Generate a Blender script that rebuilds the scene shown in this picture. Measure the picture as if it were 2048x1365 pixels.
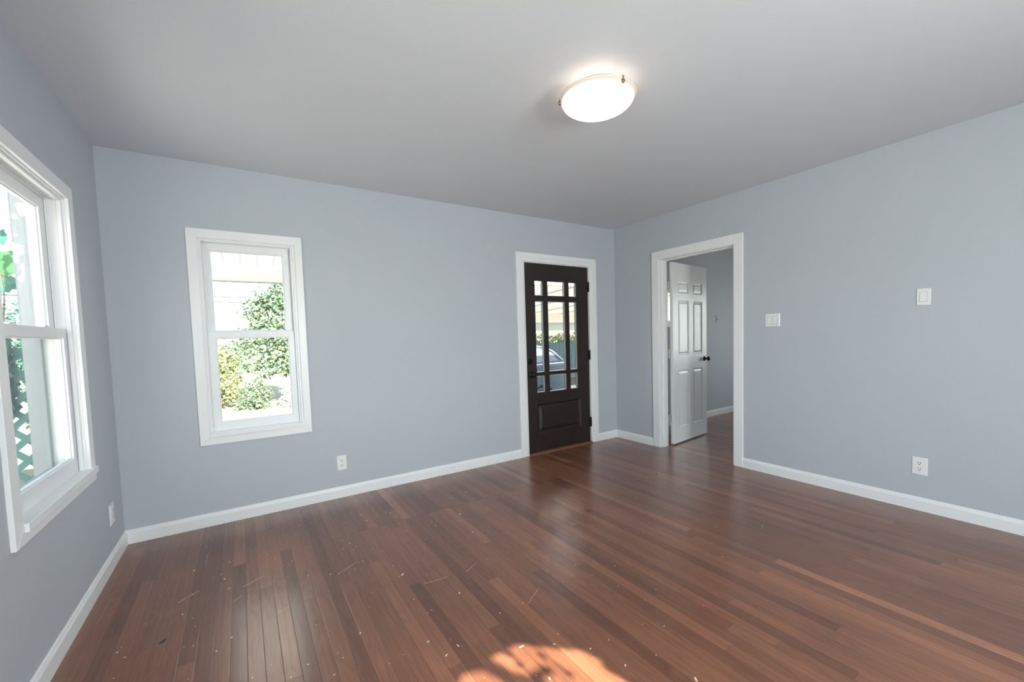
import bpy, bmesh, math, random
from mathutils import Vector, Matrix
random.seed(7)
S = bpy.context.scene
COL = S.collection
for o in list(bpy.data.objects):
    bpy.data.objects.remove(o)

# ------------------------------------------------------------------ camera
F_PX, CX, CY = 840.894, 1040.0, 722.10
cam_data = bpy.data.cameras.new('camera')
cam = bpy.data.objects.new('camera', cam_data)
COL.objects.link(cam)
r_ = Vector((0.83326986, -0.55207737, -0.02952833))
u_ = Vector((0.05554607, 0.03045922, 0.99799142))
f_ = Vector((0.55006906, 0.83323635, -0.05604648))
M = Matrix((r_, u_, -f_)).transposed().to_4x4()
M.translation = Vector((-3.71388, -3.54966, 1.23226))
cam.matrix_world = M
cam_data.sensor_width = 36.0
cam_data.sensor_fit = 'HORIZONTAL'
cam_data.lens = F_PX * 36.0 / 2048
cam_data.shift_x = (1024 - CX) / 2048
cam_data.shift_y = (CY - 682.5) / 2048
cam_data.clip_start = 0.02
cam_data.clip_end = 300
S.camera = cam

# ------------------------------------------------------------------ world, sun, exposure
SKY_STRENGTH = 0.62
SUN_STRENGTH = 36.0
SUN_ELEV = math.radians(31.2)
SUN_H = Vector((-0.150, 0.9887, 0.0))          # the way the light travels, seen from above
SUN_DIR = Vector((SUN_H.x * math.cos(SUN_ELEV), SUN_H.y * math.cos(SUN_ELEV), -math.sin(SUN_ELEV)))
w = bpy.data.worlds.new('sky')
S.world = w
w.use_nodes = True
nt = w.node_tree
nt.nodes.clear()
sky = nt.nodes.new('ShaderNodeTexSky')
sky.sky_type = 'NISHITA'
sky.sun_disc = False
sky.sun_elevation = SUN_ELEV
sky.sun_rotation = math.radians(171)
sky.air_density = 1.0
sky.dust_density = 1.5
sky.ozone_density = 1.0
bgn = nt.nodes.new('ShaderNodeBackground')
bgn.inputs['Strength'].default_value = SKY_STRENGTH
wo = nt.nodes.new('ShaderNodeOutputWorld')
hs = nt.nodes.new('ShaderNodeHueSaturation')
hs.inputs['Saturation'].default_value = 0.45
nt.links.new(sky.outputs[0], hs.inputs['Color'])
nt.links.new(hs.outputs[0], bgn.inputs['Color'])
nt.links.new(bgn.outputs[0], wo.inputs['Surface'])

sun_d = bpy.data.lights.new('sun', 'SUN')
sun_d.energy = SUN_STRENGTH
sun_d.angle = math.radians(0.4)
sun_d.color = (1.0, 0.88, 0.72)
sun = bpy.data.objects.new('sun', sun_d)
COL.objects.link(sun)
sun.rotation_mode = 'QUATERNION'
sun.rotation_quaternion = SUN_DIR.to_track_quat('-Z', 'Y')
sun.location = (-2, -12, 8)

# added area lamps at unseen windows, brightening the rooms beyond what the sky gives
def daylight_fill(name, loc, sx, sz, d, watts):
    a = bpy.data.lights.new(name, 'AREA')
    a.shape = 'RECTANGLE'; a.size, a.size_y = sx, sz
    a.energy = watts; a.color = (0.94, 0.975, 1.0)
    o = bpy.data.objects.new(name, a)
    COL.objects.link(o)
    o.location = loc
    o.rotation_mode = 'QUATERNION'
    o.rotation_quaternion = Vector(d).to_track_quat('-Z', 'Z')
daylight_fill('fill_lamp_front', (-2.4, -5.38, 1.28), 0.8, 1.35, (0, 1, 0), 136)
daylight_fill('fill_lamp_left', (-4.57, -3.6, 1.33), 2.0, 1.45, (1, 0, 0), 25)
daylight_fill('fill_lamp_bedroom', (3.78, -1.9, 1.35), 1.4, 1.2, (-1, 0, 0), 34)

S.view_settings.view_transform = 'Standard'
S.view_settings.look = 'None'
S.view_settings.exposure = 0.06
S.view_settings.gamma = 1.0
S.view_settings.use_curve_mapping = False
S.cycles.max_bounces = 14
S.cycles.diffuse_bounces = 8
S.cycles.glossy_bounces = 4
S.cycles.transparent_max_bounces = 16
S.cycles.sample_clamp_indirect = 12.0
S.cycles.use_denoising = True

# ------------------------------------------------------------------ measures of the room (metres)
W = 4.391          # back wall runs x = -W .. 0 ; right wall at x = 0
H = 2.4545
YF = -5.20         # wall behind the camera
WT = 0.12
RX = 3.60          # far end of the bedroom beyond the right wall
GROUND = -0.35

# portals: the window openings daylight comes in by
def portal(x, y, z, sx, sz, d):
    ld = bpy.data.lights.new('daylight_portal', 'AREA')
    ld.shape = 'RECTANGLE'
    ld.size, ld.size_y = sx, sz
    ld.cycles.is_portal = True
    o = bpy.data.objects.new('daylight_portal', ld)
    COL.objects.link(o)
    o.location = (x, y, z)
    o.rotation_mode = 'QUATERNION'
    o.rotation_quaternion = Vector(d).to_track_quat('-Z', 'Z')
    return o

# ------------------------------------------------------------------ helpers
def tag(o, label=None, cat=None, group=None, kind=None):
    if label: o['label'] = label
    if cat: o['category'] = cat
    if group: o['group'] = group
    if kind: o['kind'] = kind
    return o

def empty(name, loc=(0, 0, 0), rz=0.0, label=None, cat=None, group=None, kind=None):
    o = bpy.data.objects.new(name, None)
    COL.objects.link(o)
    o.empty_display_size = 0.1
    o.location = loc
    o.rotation_euler = (0, 0, rz)
    return tag(o, label, cat, group, kind)

ident = lambda u, v, z: (u, v, z)

class MB:
    """collects shapes, then links them as one mesh object"""
    def __init__(self, fn=ident):
        self.bm = bmesh.new()
        self.fn = fn
    def pts(self, ps):
        return [self.bm.verts.new(self.fn(*p)) for p in ps]
    def face(self, vs):
        try:
            return self.bm.faces.new(vs)
        except ValueError:
            return None
    def box(self, x0, x1, y0, y1, z0, z1):
        v = self.pts([(x0, y0, z0), (x1, y0, z0), (x1, y1, z0), (x0, y1, z0),
                      (x0, y0, z1), (x1, y0, z1), (x1, y1, z1), (x0, y1, z1)])
        for q in ((3, 2, 1, 0), (4, 5, 6, 7), (0, 1, 5, 4), (1, 2, 6, 5), (2, 3, 7, 6), (3, 0, 4, 7)):
            self.face([v[i] for i in q])
        return self
    def hexa(self, a, b):
        """two quads joined"""
        va, vb = self.pts(a), self.pts(b)
        n = len(a)
        self.face(va[::-1]); self.face(vb)
        for i in range(n):
            j = (i + 1) % n
            self.face([va[i], va[j], vb[j], vb[i]])
        return self
    def frame(self, o, i, v0, v1, sides='LRTB'):
        """mitred picture frame; o,i = (u0,u1,z0,z1) outer and inner"""
        O = [(o[0], o[2]), (o[1], o[2]), (o[1], o[3]), (o[0], o[3])]
        I = [(i[0], i[2]), (i[1], i[2]), (i[1], i[3]), (i[0], i[3])]
        for k, s in enumerate('BRTL'):
            if s not in sides: continue
            j = (k + 1) % 4
            q = [O[k], O[j], I[j], I[k]]
            self.hexa([(a, v0, b) for a, b in q], [(a, v1, b) for a, b in q])
        return self
    def legs_frame(self, o, i, v0, v1):
        """door casing: two legs down to z0 and a head, mitred"""
        qs = [[(o[0], o[2]), (i[0], o[2]), (i[0], i[3]), (o[0], o[3])],
              [(i[1], o[2]), (o[1], o[2]), (o[1], o[3]), (i[1], i[3])],
              [(i[0], i[3]), (i[1], i[3]), (o[1], o[3]), (o[0], o[3])]]
        for q in qs:
            self.hexa([(a, v0, b) for a, b in q], [(a, v1, b) for a, b in q])
        return self
    def sheet(self, u0, u1, z0, z1, v0, v1, holes):
        """slab with rectangular through holes (u0,u1,z0,z1)"""
        us = sorted({u0, u1} | {h[0] for h in holes} | {h[1] for h in holes})
        zs = sorted({z0, z1} | {h[2] for h in holes} | {h[3] for h in holes})
        solid = lambda a, b: not any(h[0] < a < h[1] and h[2] < b < h[3] for h in holes)
        nu, nz = len(us) - 1, len(zs) - 1
        g = [[solid((us[i] + us[i + 1]) / 2, (zs[j] + zs[j + 1]) / 2) for j in range(nz)] for i in range(nu)]
        V = {}
        def vert(i, j, k):
            key = (i, j, k)
            if key not in V:
                V[key] = self.bm.verts.new(self.fn(us[i], (v0, v1)[k], zs[j]))
            return V[key]
        for i in range(nu):
            for j in range(nz):
                if not g[i][j]: continue
                for k in (0, 1):
                    self.face([vert(i, j, k), vert(i + 1, j, k), vert(i + 1, j + 1, k), vert(i, j + 1, k)])
                for (di, dj, a, b) in ((-1, 0, (i, j), (i, j + 1)), (1, 0, (i + 1, j), (i + 1, j + 1)),
                                       (0, -1, (i, j), (i + 1, j)), (0, 1, (i, j + 1), (i + 1, j + 1))):
                    ii, jj = i + di, j + dj
                    if 0 <= ii < nu and 0 <= jj < nz and g[ii][jj]: continue
                    self.face([vert(*a, 0), vert(*b, 0), vert(*b, 1), vert(*a, 1)])
        return self
    def prism(self, prof, a, b, axis='x'):
        """prof = list of (p,q); swept from a to b along axis"""
        def at(t, p, q):
            return (t, p, q) if axis == 'x' else ((p, t, q) if axis == 'y' else (p, q, t))
        self.hexa([at(a, p, q) for p, q in prof], [at(b, p, q) for p, q in prof])
        return self
    def lathe(self, prof, c=(0, 0, 0), axis='z', n=32, ang0=0):
        """prof = list of (radius, height)"""
        rings = []
        for r, h in prof:
            ring = []
            for k in range(n):
                t = ang0 + 2 * math.pi * k / n
                a, b = r * math.cos(t), r * math.sin(t)
                p = {'z': (a, b, h), 'y': (a, h, b), 'x': (h, a, b)}[axis]
                ring.append((c[0] + p[0], c[1] + p[1], c[2] + p[2]))
            rings.append(self.pts(ring))
        for A, B in zip(rings, rings[1:]):
            for k in range(n):
                j = (k + 1) % n
                self.face([A[k], A[j], B[j], B[k]])
        self.face(rings[0][::-1]); self.face(rings[-1])
        return self
    def tube(self, path, rad, n=8):
        rings = []
        P = [Vector(p) for p in path]
        for i, p in enumerate(P):
            t = (P[min(i + 1, len(P) - 1)] - P[max(i - 1, 0)]).normalized()
            ref = Vector((0, 0, 1)) if abs(t.z) < 0.9 else Vector((1, 0, 0))
            a = t.cross(ref).normalized(); b = t.cross(a)
            rr = rad[i] if isinstance(rad, (list, tuple)) else rad
            rings.append(self.pts([tuple(p + a * rr * math.cos(2 * math.pi * k / n) + b * rr * math.sin(2 * math.pi * k / n)) for k in range(n)]))
        for A, B in zip(rings, rings[1:]):
            for k in range(n):
                j = (k + 1) % n
                self.face([A[k], A[j], B[j], B[k]])
        self.face(rings[0][::-1]); self.face(rings[-1])
        return self
    def leaf(self, c, d, nrm, L, wd, fold=0.25):
        """one folded leaf of four quads/tris"""
        d = Vector(d).normalized(); nrm = Vector(nrm)
        s = d.cross(nrm)
        if s.length < 1e-4: s = d.orthogonal()
        s.normalize(); n = s.cross(d).normalized(); c = Vector(c)
        pp = [c, c + d * L * .45 + s * wd * .5 + n * fold * wd, c + d * L, c + d * L * .45 - s * wd * .5 + n * fold * wd]
        v = self.pts([tuple(p) for p in pp])
        self.face([v[0], v[1], v[2]]); self.face([v[0], v[2], v[3]])
        return self
    def build(self, name, mat, parent=None, local=False, bevel=0, smooth=False, segs=2, recalc=True, **kw):
        bm = self.bm
        if recalc: bmesh.ops.recalc_face_normals(bm, faces=bm.faces[:])
        me = bpy.data.meshes.new(name)
        if parent is not None and not local:
            p = parent; off = Vector((0, 0, 0))
            while p is not None:
                off += p.location; p = p.parent
            for v in bm.verts: v.co -= off
        bm.to_mesh(me); bm.free()
        o = bpy.data.objects.new(name, me)
        COL.objects.link(o)
        me.materials.append(mat)
        if parent is not None: o.parent = parent
        if smooth:
            for p in me.polygons: p.use_smooth = True
        if bevel:
            m = o.modifiers.new('bevel', 'BEVEL')
            m.width = bevel; m.segments = segs; m.limit_method = 'ANGLE'; m.angle_limit = math.radians(40)
            m.harden_normals = False
        return tag(o, **kw)

# ------------------------------------------------------------------ materials
def new_mat(name):
    m = bpy.data.materials.new(name)
    m.use_nodes = True
    t = m.node_tree
    return m, t, t.nodes['Principled BSDF']

def plain(name, col, rough=0.5, metal=0.0, bump=0.0, bscale=200.0, var=0.0, vscale=3.0, spec=0.5):
    m, t, b = new_mat(name)
    b.inputs['Base Color'].default_value = (*col, 1)
    b.inputs['Roughness'].default_value = rough
    b.inputs['Metallic'].default_value = metal
    b.inputs['Specular IOR Level'].default_value = spec
    tc = t.nodes.new('ShaderNodeTexCoord')
    if bump:
        n = t.nodes.new('ShaderNodeTexNoise'); n.inputs['Scale'].default_value = bscale
        n.inputs['Detail'].default_value = 3
        bp = t.nodes.new('ShaderNodeBump'); bp.inputs['Strength'].default_value = bump
        bp.inputs['Distance'].default_value = 0.002
        t.links.new(tc.outputs['Object'], n.inputs['Vector'])
        t.links.new(n.outputs['Fac'], bp.inputs['Height'])
        t.links.new(bp.outputs['Normal'], b.inputs['Normal'])
    if var:
        n = t.nodes.new('ShaderNodeTexNoise'); n.inputs['Scale'].default_value = vscale
        n.inputs['Detail'].default_value = 4
        mx = t.nodes.new('ShaderNodeMix'); mx.data_type = 'RGBA'
        mx.inputs['A'].default_value = (*[c * (1 - var) for c in col], 1)
        mx.inputs['B'].default_value = (*[min(1, c * (1 + var)) for c in col], 1)
        t.links.new(tc.outputs['Object'], n.inputs['Vector'])
        t.links.new(n.outputs['Fac'], mx.inputs['Factor'])
        t.links.new(mx.outputs['Result'], b.inputs['Base Color'])
    return m

def leafy(name, cols, rough=0.45, trans=0.25):
    """leaf colour picked per leaf, some light passing through"""
    m, t, b = new_mat(name)
    g = t.nodes.new('ShaderNodeNewGeometry')
    rp = t.nodes.new('ShaderNodeValToRGB')
    rp.color_ramp.elements[0].color = (*cols[0], 1)
    rp.color_ramp.elements[1].color = (*cols[-1], 1)
    for k, c in enumerate(cols[1:-1]):
        e = rp.color_ramp.elements.new((k + 1) / (len(cols) - 1)); e.color = (*c, 1)
    t.links.new(g.outputs['Random Per Island'], rp.inputs['Fac'])
    t.links.new(rp.outputs['Color'], b.inputs['Base Color'])
    b.inputs['Roughness'].default_value = rough
    tr = t.nodes.new('ShaderNodeBsdfTranslucent')
    t.links.new(rp.outputs['Color'], tr.inputs['Color'])
    mx = t.nodes.new('ShaderNodeMixShader'); mx.inputs[0].default_value = trans
    t.links.new(b.outputs[0], mx.inputs[1]); t.links.new(tr.outputs[0], mx.inputs[2])
    t.links.new(mx.outputs[0], t.nodes['Material Output'].inputs['Surface'])
    return m

def glass(name, tint=(0.93, 0.97, 0.96), refl=1.0):
    m, t, b = new_mat(name)
    t.nodes.remove(b)
    tr = t.nodes.new('ShaderNodeBsdfTransparent'); tr.inputs['Color'].default_value = (*tint, 1)
    gl = t.nodes.new('ShaderNodeBsdfGlossy'); gl.inputs['Roughness'].default_value = 0.01
    fr = t.nodes.new('ShaderNodeFresnel')
    ge = t.nodes.new('ShaderNodeNewGeometry')
    io = t.nodes.new('ShaderNodeMapRange')          # same reflectance from either side of the thin pane
    io.inputs['To Min'].default_value = 1.45; io.inputs['To Max'].default_value = 1 / 1.45
    t.links.new(ge.outputs['Backfacing'], io.inputs['Value']); t.links.new(io.outputs[0], fr.inputs['IOR'])
    mx = t.nodes.new('ShaderNodeMixShader')
    if refl != 1.0:
        ml = t.nodes.new('ShaderNodeMath'); ml.operation = 'MULTIPLY'; ml.inputs[1].default_value = refl
        t.links.new(fr.outputs[0], ml.inputs[0]); t.links.new(ml.outputs[0], mx.inputs[0])
    else:
        t.links.new(fr.outputs[0], mx.inputs[0])
    t.links.new(tr.outputs[0], mx.inputs[1]); t.links.new(gl.outputs[0], mx.inputs[2])
    t.links.new(mx.outputs[0], t.nodes['Material Output'].inputs['Surface'])
    return m

def wood_floor():
    m, t, b = new_mat('oak_strip_floor')
    N = t.nodes; Lk = t.links
    def math_(op, a, bb=None, c=None):
        n = N.new('ShaderNodeMath'); n.operation = op
        for i, v in enumerate((a, bb, c)):
            if v is None: continue
            if isinstance(v, (int, float)): n.inputs[i].default_value = v
            else: Lk.new(v, n.inputs[i])
        return n.outputs[0]
    tc = N.new('ShaderNodeTexCoord')
    sp = N.new('ShaderNodeSeparateXYZ'); Lk.new(tc.outputs['Object'], sp.inputs[0])
    X, Y = sp.outputs['X'], sp.outputs['Y']
    PW, PL = 0.057, 1.5
    wob = N.new('ShaderNodeTexNoise'); wob.inputs['Scale'].default_value = 1.2
    Lk.new(tc.outputs['Object'], wob.inputs['Vector'])
    xw = math_('ADD', X, math_('MULTIPLY', math_('SUBTRACT', wob.outputs['Fac'], 0.5), 0.004))
    xs = math_('DIVIDE', xw, PW)
    row = math_('FLOOR', xs); fx = math_('FRACT', xs)
    wn = N.new('ShaderNodeTexWhiteNoise'); wn.noise_dimensions = '1D'; Lk.new(row, wn.inputs['W'])
    # boards patched in along the back wall end on one straight line
    patch = math_('MULTIPLY', math_('GREATER_THAN', Y, -0.725), math_('LESS_THAN', X, -1.42))
    patch = math_('MULTIPLY', patch, math_('GREATER_THAN', X, -3.15))
    ys = math_('ADD', math_('DIVIDE', Y, PL), math_('MULTIPLY', wn.outputs['Value'], 7.31))
    ys = math_('ADD', ys, math_('MULTIPLY', patch, 40.0))
    col = math_('FLOOR', ys); fy = math_('FRACT', ys)
    cb = N.new('ShaderNodeCombineXYZ'); Lk.new(row, cb.inputs[0]); Lk.new(col, cb.inputs[1])
    wn2 = N.new('ShaderNodeTexWhiteNoise'); wn2.noise_dimensions = '2D'; Lk.new(cb.outputs[0], wn2.inputs['Vector'])
    tone = wn2.outputs['Value']
    rp = N.new('ShaderNodeValToRGB')
    E = rp.color_ramp.elements
    E[0].position = 0.0; E[0].color = (0.165, 0.063, 0.036, 1)
    E[1].position = 1.0; E[1].color = (0.355, 0.148, 0.083, 1)
    for p, c in ((0.18, (0.202, 0.079, 0.044)), (0.5, (0.236, 0.094, 0.053)), (0.82, (0.266, 0.107, 0.060)), (0.94, (0.31, 0.124, 0.068))):
        e = E.new(p); e.color = (*c, 1)
    Lk.new(tone, rp.inputs['Fac'])
    # grain
    off = N.new('ShaderNodeCombineXYZ')
    Lk.new(math_('MULTIPLY', xw, 80.0), off.inputs[0])
    Lk.new(math_('ADD', math_('MULTIPLY', Y, 2.0), math_('MULTIPLY', tone, 60.0)), off.inputs[1])
    Lk.new(math_('MULTIPLY', tone, 31.0), off.inputs[2])
    g1 = N.new('ShaderNodeTexNoise'); g1.inputs['Scale'].default_value = 1.0; g1.inputs['Detail'].default_value = 6
    g1.inputs['Roughness'].default_value = 0.65; g1.inputs['Distortion'].default_value = 0.6
    Lk.new(off.outputs[0], g1.inputs['Vector'])
    cn = N.new('ShaderNodeTexNoise'); cn.inputs['Scale'].default_value = 1.0; cn.inputs['Detail'].default_value = 1.5
    off3 = N.new('ShaderNodeCombineXYZ')
    Lk.new(math_('MULTIPLY', xw, 17.0), off3.inputs[0])
    Lk.new(math_('ADD', math_('MULTIPLY', Y, 1.5), math_('MULTIPLY', tone, 47.0)), off3.inputs[1])
    Lk.new(math_('MULTIPLY', tone, 23.0), off3.inputs[2])
    Lk.new(off3.outputs[0], cn.inputs['Vector'])
    contour = math_('MULTIPLY', math_('ADD', math_('SINE', math_('MULTIPLY', cn.outputs['Fac'], 75.0)), 1.0), 0.5)
    contour = math_('POWER', contour, 0.6)
    big = N.new('ShaderNodeTexNoise'); big.inputs['Scale'].default_value = 1.6; big.inputs['Detail'].default_value = 5
    Lk.new(tc.outputs['Object'], big.inputs['Vector'])
    gr = math_('ADD', math_('MULTIPLY', g1.outputs['Fac'], 0.85), math_('MULTIPLY', contour, 0.16))
    gr = math_('ADD', gr, math_('MULTIPLY', big.outputs['Fac'], 1.0))
    mr = N.new('ShaderNodeMapRange'); mr.inputs['From Min'].default_value = 0.57; mr.inputs['From Max'].default_value = 1.55
    mr.inputs['To Min'].default_value = 0.55; mr.inputs['To Max'].default_value = 1.42
    Lk.new(gr, mr.inputs['Value'])
    mul = N.new('ShaderNodeMix'); mul.data_type = 'RGBA'; mul.blend_type = 'MULTIPLY'; mul.inputs['Factor'].default_value = 1
    Lk.new(rp.outputs['Color'], mul.inputs['A'])
    cc = N.new('ShaderNodeCombineColor')
    for k in range(3): Lk.new(mr.outputs[0], cc.inputs[k])
    Lk.new(cc.outputs[0], mul.inputs['B'])
    sc = N.new('ShaderNodeTexNoise'); sc.inputs['Scale'].default_value = 9.0; sc.inputs['Detail'].default_value = 8
    sc.inputs['Roughness'].default_value = 0.75
    Lk.new(tc.outputs['Object'], sc.inputs['Vector'])
    # joints between boards
    ex = math_('MINIMUM', fx, math_('SUBTRACT', 1.0, fx))
    ey = math_('MULTIPLY', math_('MINIMUM', fy, math_('SUBTRACT', 1.0, fy)), PL / PW)
    ed = math_('MINIMUM', ex, ey)
    seam = math_('MULTIPLY', math_('LESS_THAN', math_('ABSOLUTE', math_('ADD', Y, 0.725)), 0.0025),
                 math_('MULTIPLY', math_('LESS_THAN', X, -1.42), math_('GREATER_THAN', X, -3.15)))
    js = N.new('ShaderNodeMapRange'); js.inputs['From Max'].default_value = 0.026
    Lk.new(ed, js.inputs['Value'])
    jn = math_('MULTIPLY', js.outputs[0], math_('SUBTRACT', 1.0, seam))
    jm = N.new('ShaderNodeMix'); jm.data_type = 'RGBA'
    jm.inputs['A'].default_value = (0.022, 0.010, 0.007, 1)
    Lk.new(mul.outputs['Result'], jm.inputs['B'])
    Lk.new(math_('ADD', math_('MULTIPLY', jn, 0.85), math_('ADD', 0.05, math_('MULTIPLY', sc.outputs['Fac'], 0.55))), jm.inputs['Factor'])
    # pale wear
    ws = N.new('ShaderNodeMapRange'); ws.inputs['From Min'].default_value = 0.56; ws.inputs['From Max'].default_value = 0.8
    ws.inputs['To Max'].default_value = 0.28
    Lk.new(sc.outputs['Fac'], ws.inputs['Value'])
    wm = N.new('ShaderNodeMix'); wm.data_type = 'RGBA'
    Lk.new(jm.outputs['Result'], wm.inputs['A']); wm.inputs['B'].default_value = (0.23, 0.125, 0.085, 1)
    Lk.new(ws.outputs[0], wm.inputs['Factor'])
    Lk.new(wm.outputs['Result'], b.inputs['Base Color'])
    rr = N.new('ShaderNodeMapRange'); rr.inputs['To Min'].default_value = 0.28; rr.inputs['To Max'].default_value = 0.36
    rr.inputs['From Min'].default_value = 0.3; rr.inputs['From Max'].default_value = 0.7
    Lk.new(big.outputs['Fac'], rr.inputs['Value'])
    Lk.new(rr.outputs[0], b.inputs['Roughness'])
    b.inputs['Specular IOR Level'].default_value = 0.35
    b.inputs['Coat Weight'].default_value = 0.55
    b.inputs['Coat Roughness'].default_value = 0.2
    # each board slightly cupped and tilted
    cup = math_('MULTIPLY', math_('POWER', math_('SUBTRACT', fx, 0.5), 2.0), -0.8)
    tilt = math_('MULTIPLY', math_('SUBTRACT', fx, 0.5), math_('MULTIPLY', math_('SUBTRACT', tone, 0.5), 0.8))
    hgt = math_('ADD', math_('ADD', cup, tilt), math_('MULTIPLY', g1.outputs['Fac'], 0.12))
    hgt = math_('ADD', hgt, math_('MULTIPLY', jn, 0.35))
    bp = N.new('ShaderNodeBump'); bp.inputs['Strength'].default_value = 0.45; bp.inputs['Distance'].default_value = 0.002
    Lk.new(hgt, bp.inputs['Height']); Lk.new(bp.outputs['Normal'], b.inputs['Normal']); Lk.new(bp.outputs['Normal'], b.inputs['Coat Normal'])
    return m

MAT = dict(
    wall=plain('blue_grey_paint', (0.504, 0.529, 0.576), 0.62, bump=0.25, bscale=160, var=0.015, spec=0.35),
    ceil=plain('ceiling_paint', (0.68, 0.70, 0.742), 0.8, bump=0.2, bscale=140, spec=0.25),
    trim=plain('white_gloss_paint', (0.86, 0.86, 0.87), 0.35, bump=0.08, bscale=60),
    vinyl=plain('white_vinyl', (0.84, 0.845, 0.86), 0.35),
    plastic=plain('white_plastic', (0.84, 0.84, 0.84), 0.3),
    slot=plain('dark_slot', (0.03, 0.03, 0.032), 0.5),
    floor=wood_floor(),
    darkwood=plain('dark_stained_wood', (0.022, 0.0135, 0.011), 0.38, bump=0.12, bscale=90, var=0.35, vscale=9),
    threshold=plain('red_oak_threshold', (0.19, 0.075, 0.045), 0.4, var=0.2, vscale=20),
    doorwhite=plain('white_door_paint', (0.74, 0.745, 0.75), 0.32, bump=0.1, bscale=80),
    bronze=plain('dark_bronze', (0.035, 0.028, 0.024), 0.28, metal=0.85),
    black=plain('black_iron', (0.012, 0.012, 0.013), 0.45, metal=0.3),
    nickel=plain('satin_nickel', (0.62, 0.62, 0.61), 0.32, metal=0.8),
    clip=plain('antique_brass', (0.30, 0.17, 0.09), 0.35, metal=0.6),
    glass=glass('window_glass'),
    bevelglass=glass('bevelled_door_glass', (0.9, 0.94, 0.95)),
    chip=plain('paint_chip_white', (0.72, 0.66, 0.58), 0.7),
    stucco=plain('outside_stucco', (0.72, 0.72, 0.70), 0.85, bump=0.4, bscale=60),
    porchwhite=plain('porch_white_paint', (0.78, 0.78, 0.775), 0.6),
    cream=plain('cream_boards', (0.80, 0.77, 0.72), 0.6, var=0.04),
    beamgrey=plain('grey_green_fascia', (0.50, 0.56, 0.55), 0.6),
    ground=plain('dry_grass_ground', (0.28, 0.27, 0.20), 0.95, var=0.35, vscale=2.5),
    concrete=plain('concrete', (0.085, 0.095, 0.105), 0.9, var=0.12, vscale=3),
    bark=plain('bark', (0.12, 0.09, 0.065), 0.9, var=0.3, vscale=12),
    lattice=plain('green_lattice_paint', (0.045, 0.16, 0.15), 0.6),
    picket=plain('white_picket', (0.85, 0.85, 0.85), 0.6),
    fence=plain('weathered_blue_grey_boards', (0.10, 0.155, 0.185), 0.85, var=0.25, vscale=6),
    car=plain('blue_grey_car_paint', (0.075, 0.115, 0.165), 0.25, spec=0.7),
    carglass=plain('car_window', (0.10, 0.15, 0.19), 0.08, spec=0.8),
    chrome=plain('chrome', (0.85, 0.86, 0.88), 0.12, metal=1.0),
    rubber=plain('tyre', (0.02, 0.02, 0.02), 0.7),
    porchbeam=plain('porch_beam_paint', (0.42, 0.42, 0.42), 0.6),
    screen=plain('grey_screen_frame', (0.30, 0.335, 0.335), 0.5),
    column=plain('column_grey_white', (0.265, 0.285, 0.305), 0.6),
    path=plain('pale_concrete', (0.74, 0.74, 0.73), 0.9, var=0.08, vscale=2),
    wire=plain('cable_grey', (0.05, 0.05, 0.055), 0.6),
    leaf_tree=leafy('tree_leaves', [(0.07, 0.12, 0.10), (0.12, 0.20, 0.11), (0.20, 0.27, 0.13), (0.10, 0.18, 0.17), (0.36, 0.38, 0.20)]),
    leaf_teal=leafy('shade_leaves', [(0.02, 0.10, 0.075), (0.03, 0.14, 0.10), (0.05, 0.17, 0.11), (0.04, 0.12, 0.11)], trans=0.2),
    leaf_vine=leafy('vine_leaves', [(0.05, 0.19, 0.07), (0.06, 0.22, 0.08)], trans=0.25),
    leaf_vine_b=leafy('vine_leaves_deep', [(0.04, 0.17, 0.12), (0.045, 0.18, 0.13)], trans=0.2),
    leaf_pale=leafy('pale_reflection_leaves', [(0.62, 0.58, 0.56), (0.75, 0.70, 0.68), (0.55, 0.56, 0.50)], trans=0.15),  # whitish tone imitates a reflection in the window glass
    leaf_yellow=leafy('yellow_green_leaves', [(0.20, 0.24, 0.10), (0.34, 0.34, 0.16), (0.14, 0.20, 0.10)]),
)

def lampglass():
    m, t, b = new_mat('lit_opal_glass')
    b.inputs['Base Color'].default_value = (0.9, 0.88, 0.84, 1)
    b.inputs['Roughness'].default_value = 0.25
    b.inputs['Emission Color'].default_value = (1.0, 0.93, 0.84, 1)
    b.inputs['Emission Strength'].default_value = 1.7
    return m
MAT['opal'] = lampglass()
def rimglass():
    m, t, b = new_mat('frosted_rim_glass')
    b.inputs['Base Color'].default_value = (0.74, 0.64, 0.54, 1)
    b.inputs['Roughness'].default_value = 0.2
    b.inputs['Emission Color'].default_value = (1.0, 0.86, 0.68, 1)
    b.inputs['Emission Strength'].default_value = 0.10
    return m
MAT['rim'] = rimglass()
def beveled_edge():
    m, t, b = new_mat('bevel_cut_glass')
    t.nodes.remove(b)
    tl = t.nodes.new('ShaderNodeBsdfTranslucent'); tl.inputs['Color'].default_value = (0.9, 0.88, 0.85, 1)
    tr = t.nodes.new('ShaderNodeBsdfTransparent')
    mx = t.nodes.new('ShaderNodeMixShader'); mx.inputs[0].default_value = 0.6
    t.links.new(tl.outputs[0], mx.inputs[1]); t.links.new(tr.outputs[0], mx.inputs[2])
    t.links.new(mx.outputs[0], t.nodes['Material Output'].inputs['Surface'])
    return m
MAT['beveledge'] = beveled_edge()
def cover(name, col, amount):
    """painted light-passing roof sheet"""
    m, t, b = new_mat(name)
    b.inputs['Base Color'].default_value = (*col, 1); b.inputs['Roughness'].default_value = 0.6
    tl = t.nodes.new('ShaderNodeBsdfTranslucent'); tl.inputs['Color'].default_value = (*col, 1)
    mx = t.nodes.new('ShaderNodeMixShader'); mx.inputs[0].default_value = amount
    t.links.new(b.outputs[0], mx.inputs[1]); t.links.new(tl.outputs[0], mx.inputs[2])
    t.links.new(mx.outputs[0], t.nodes['Material Output'].inputs['Surface'])
    return m
MAT['patio_sheet'] = cover('white_patio_sheet', (0.90, 0.90, 0.89), 0.85)
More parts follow.
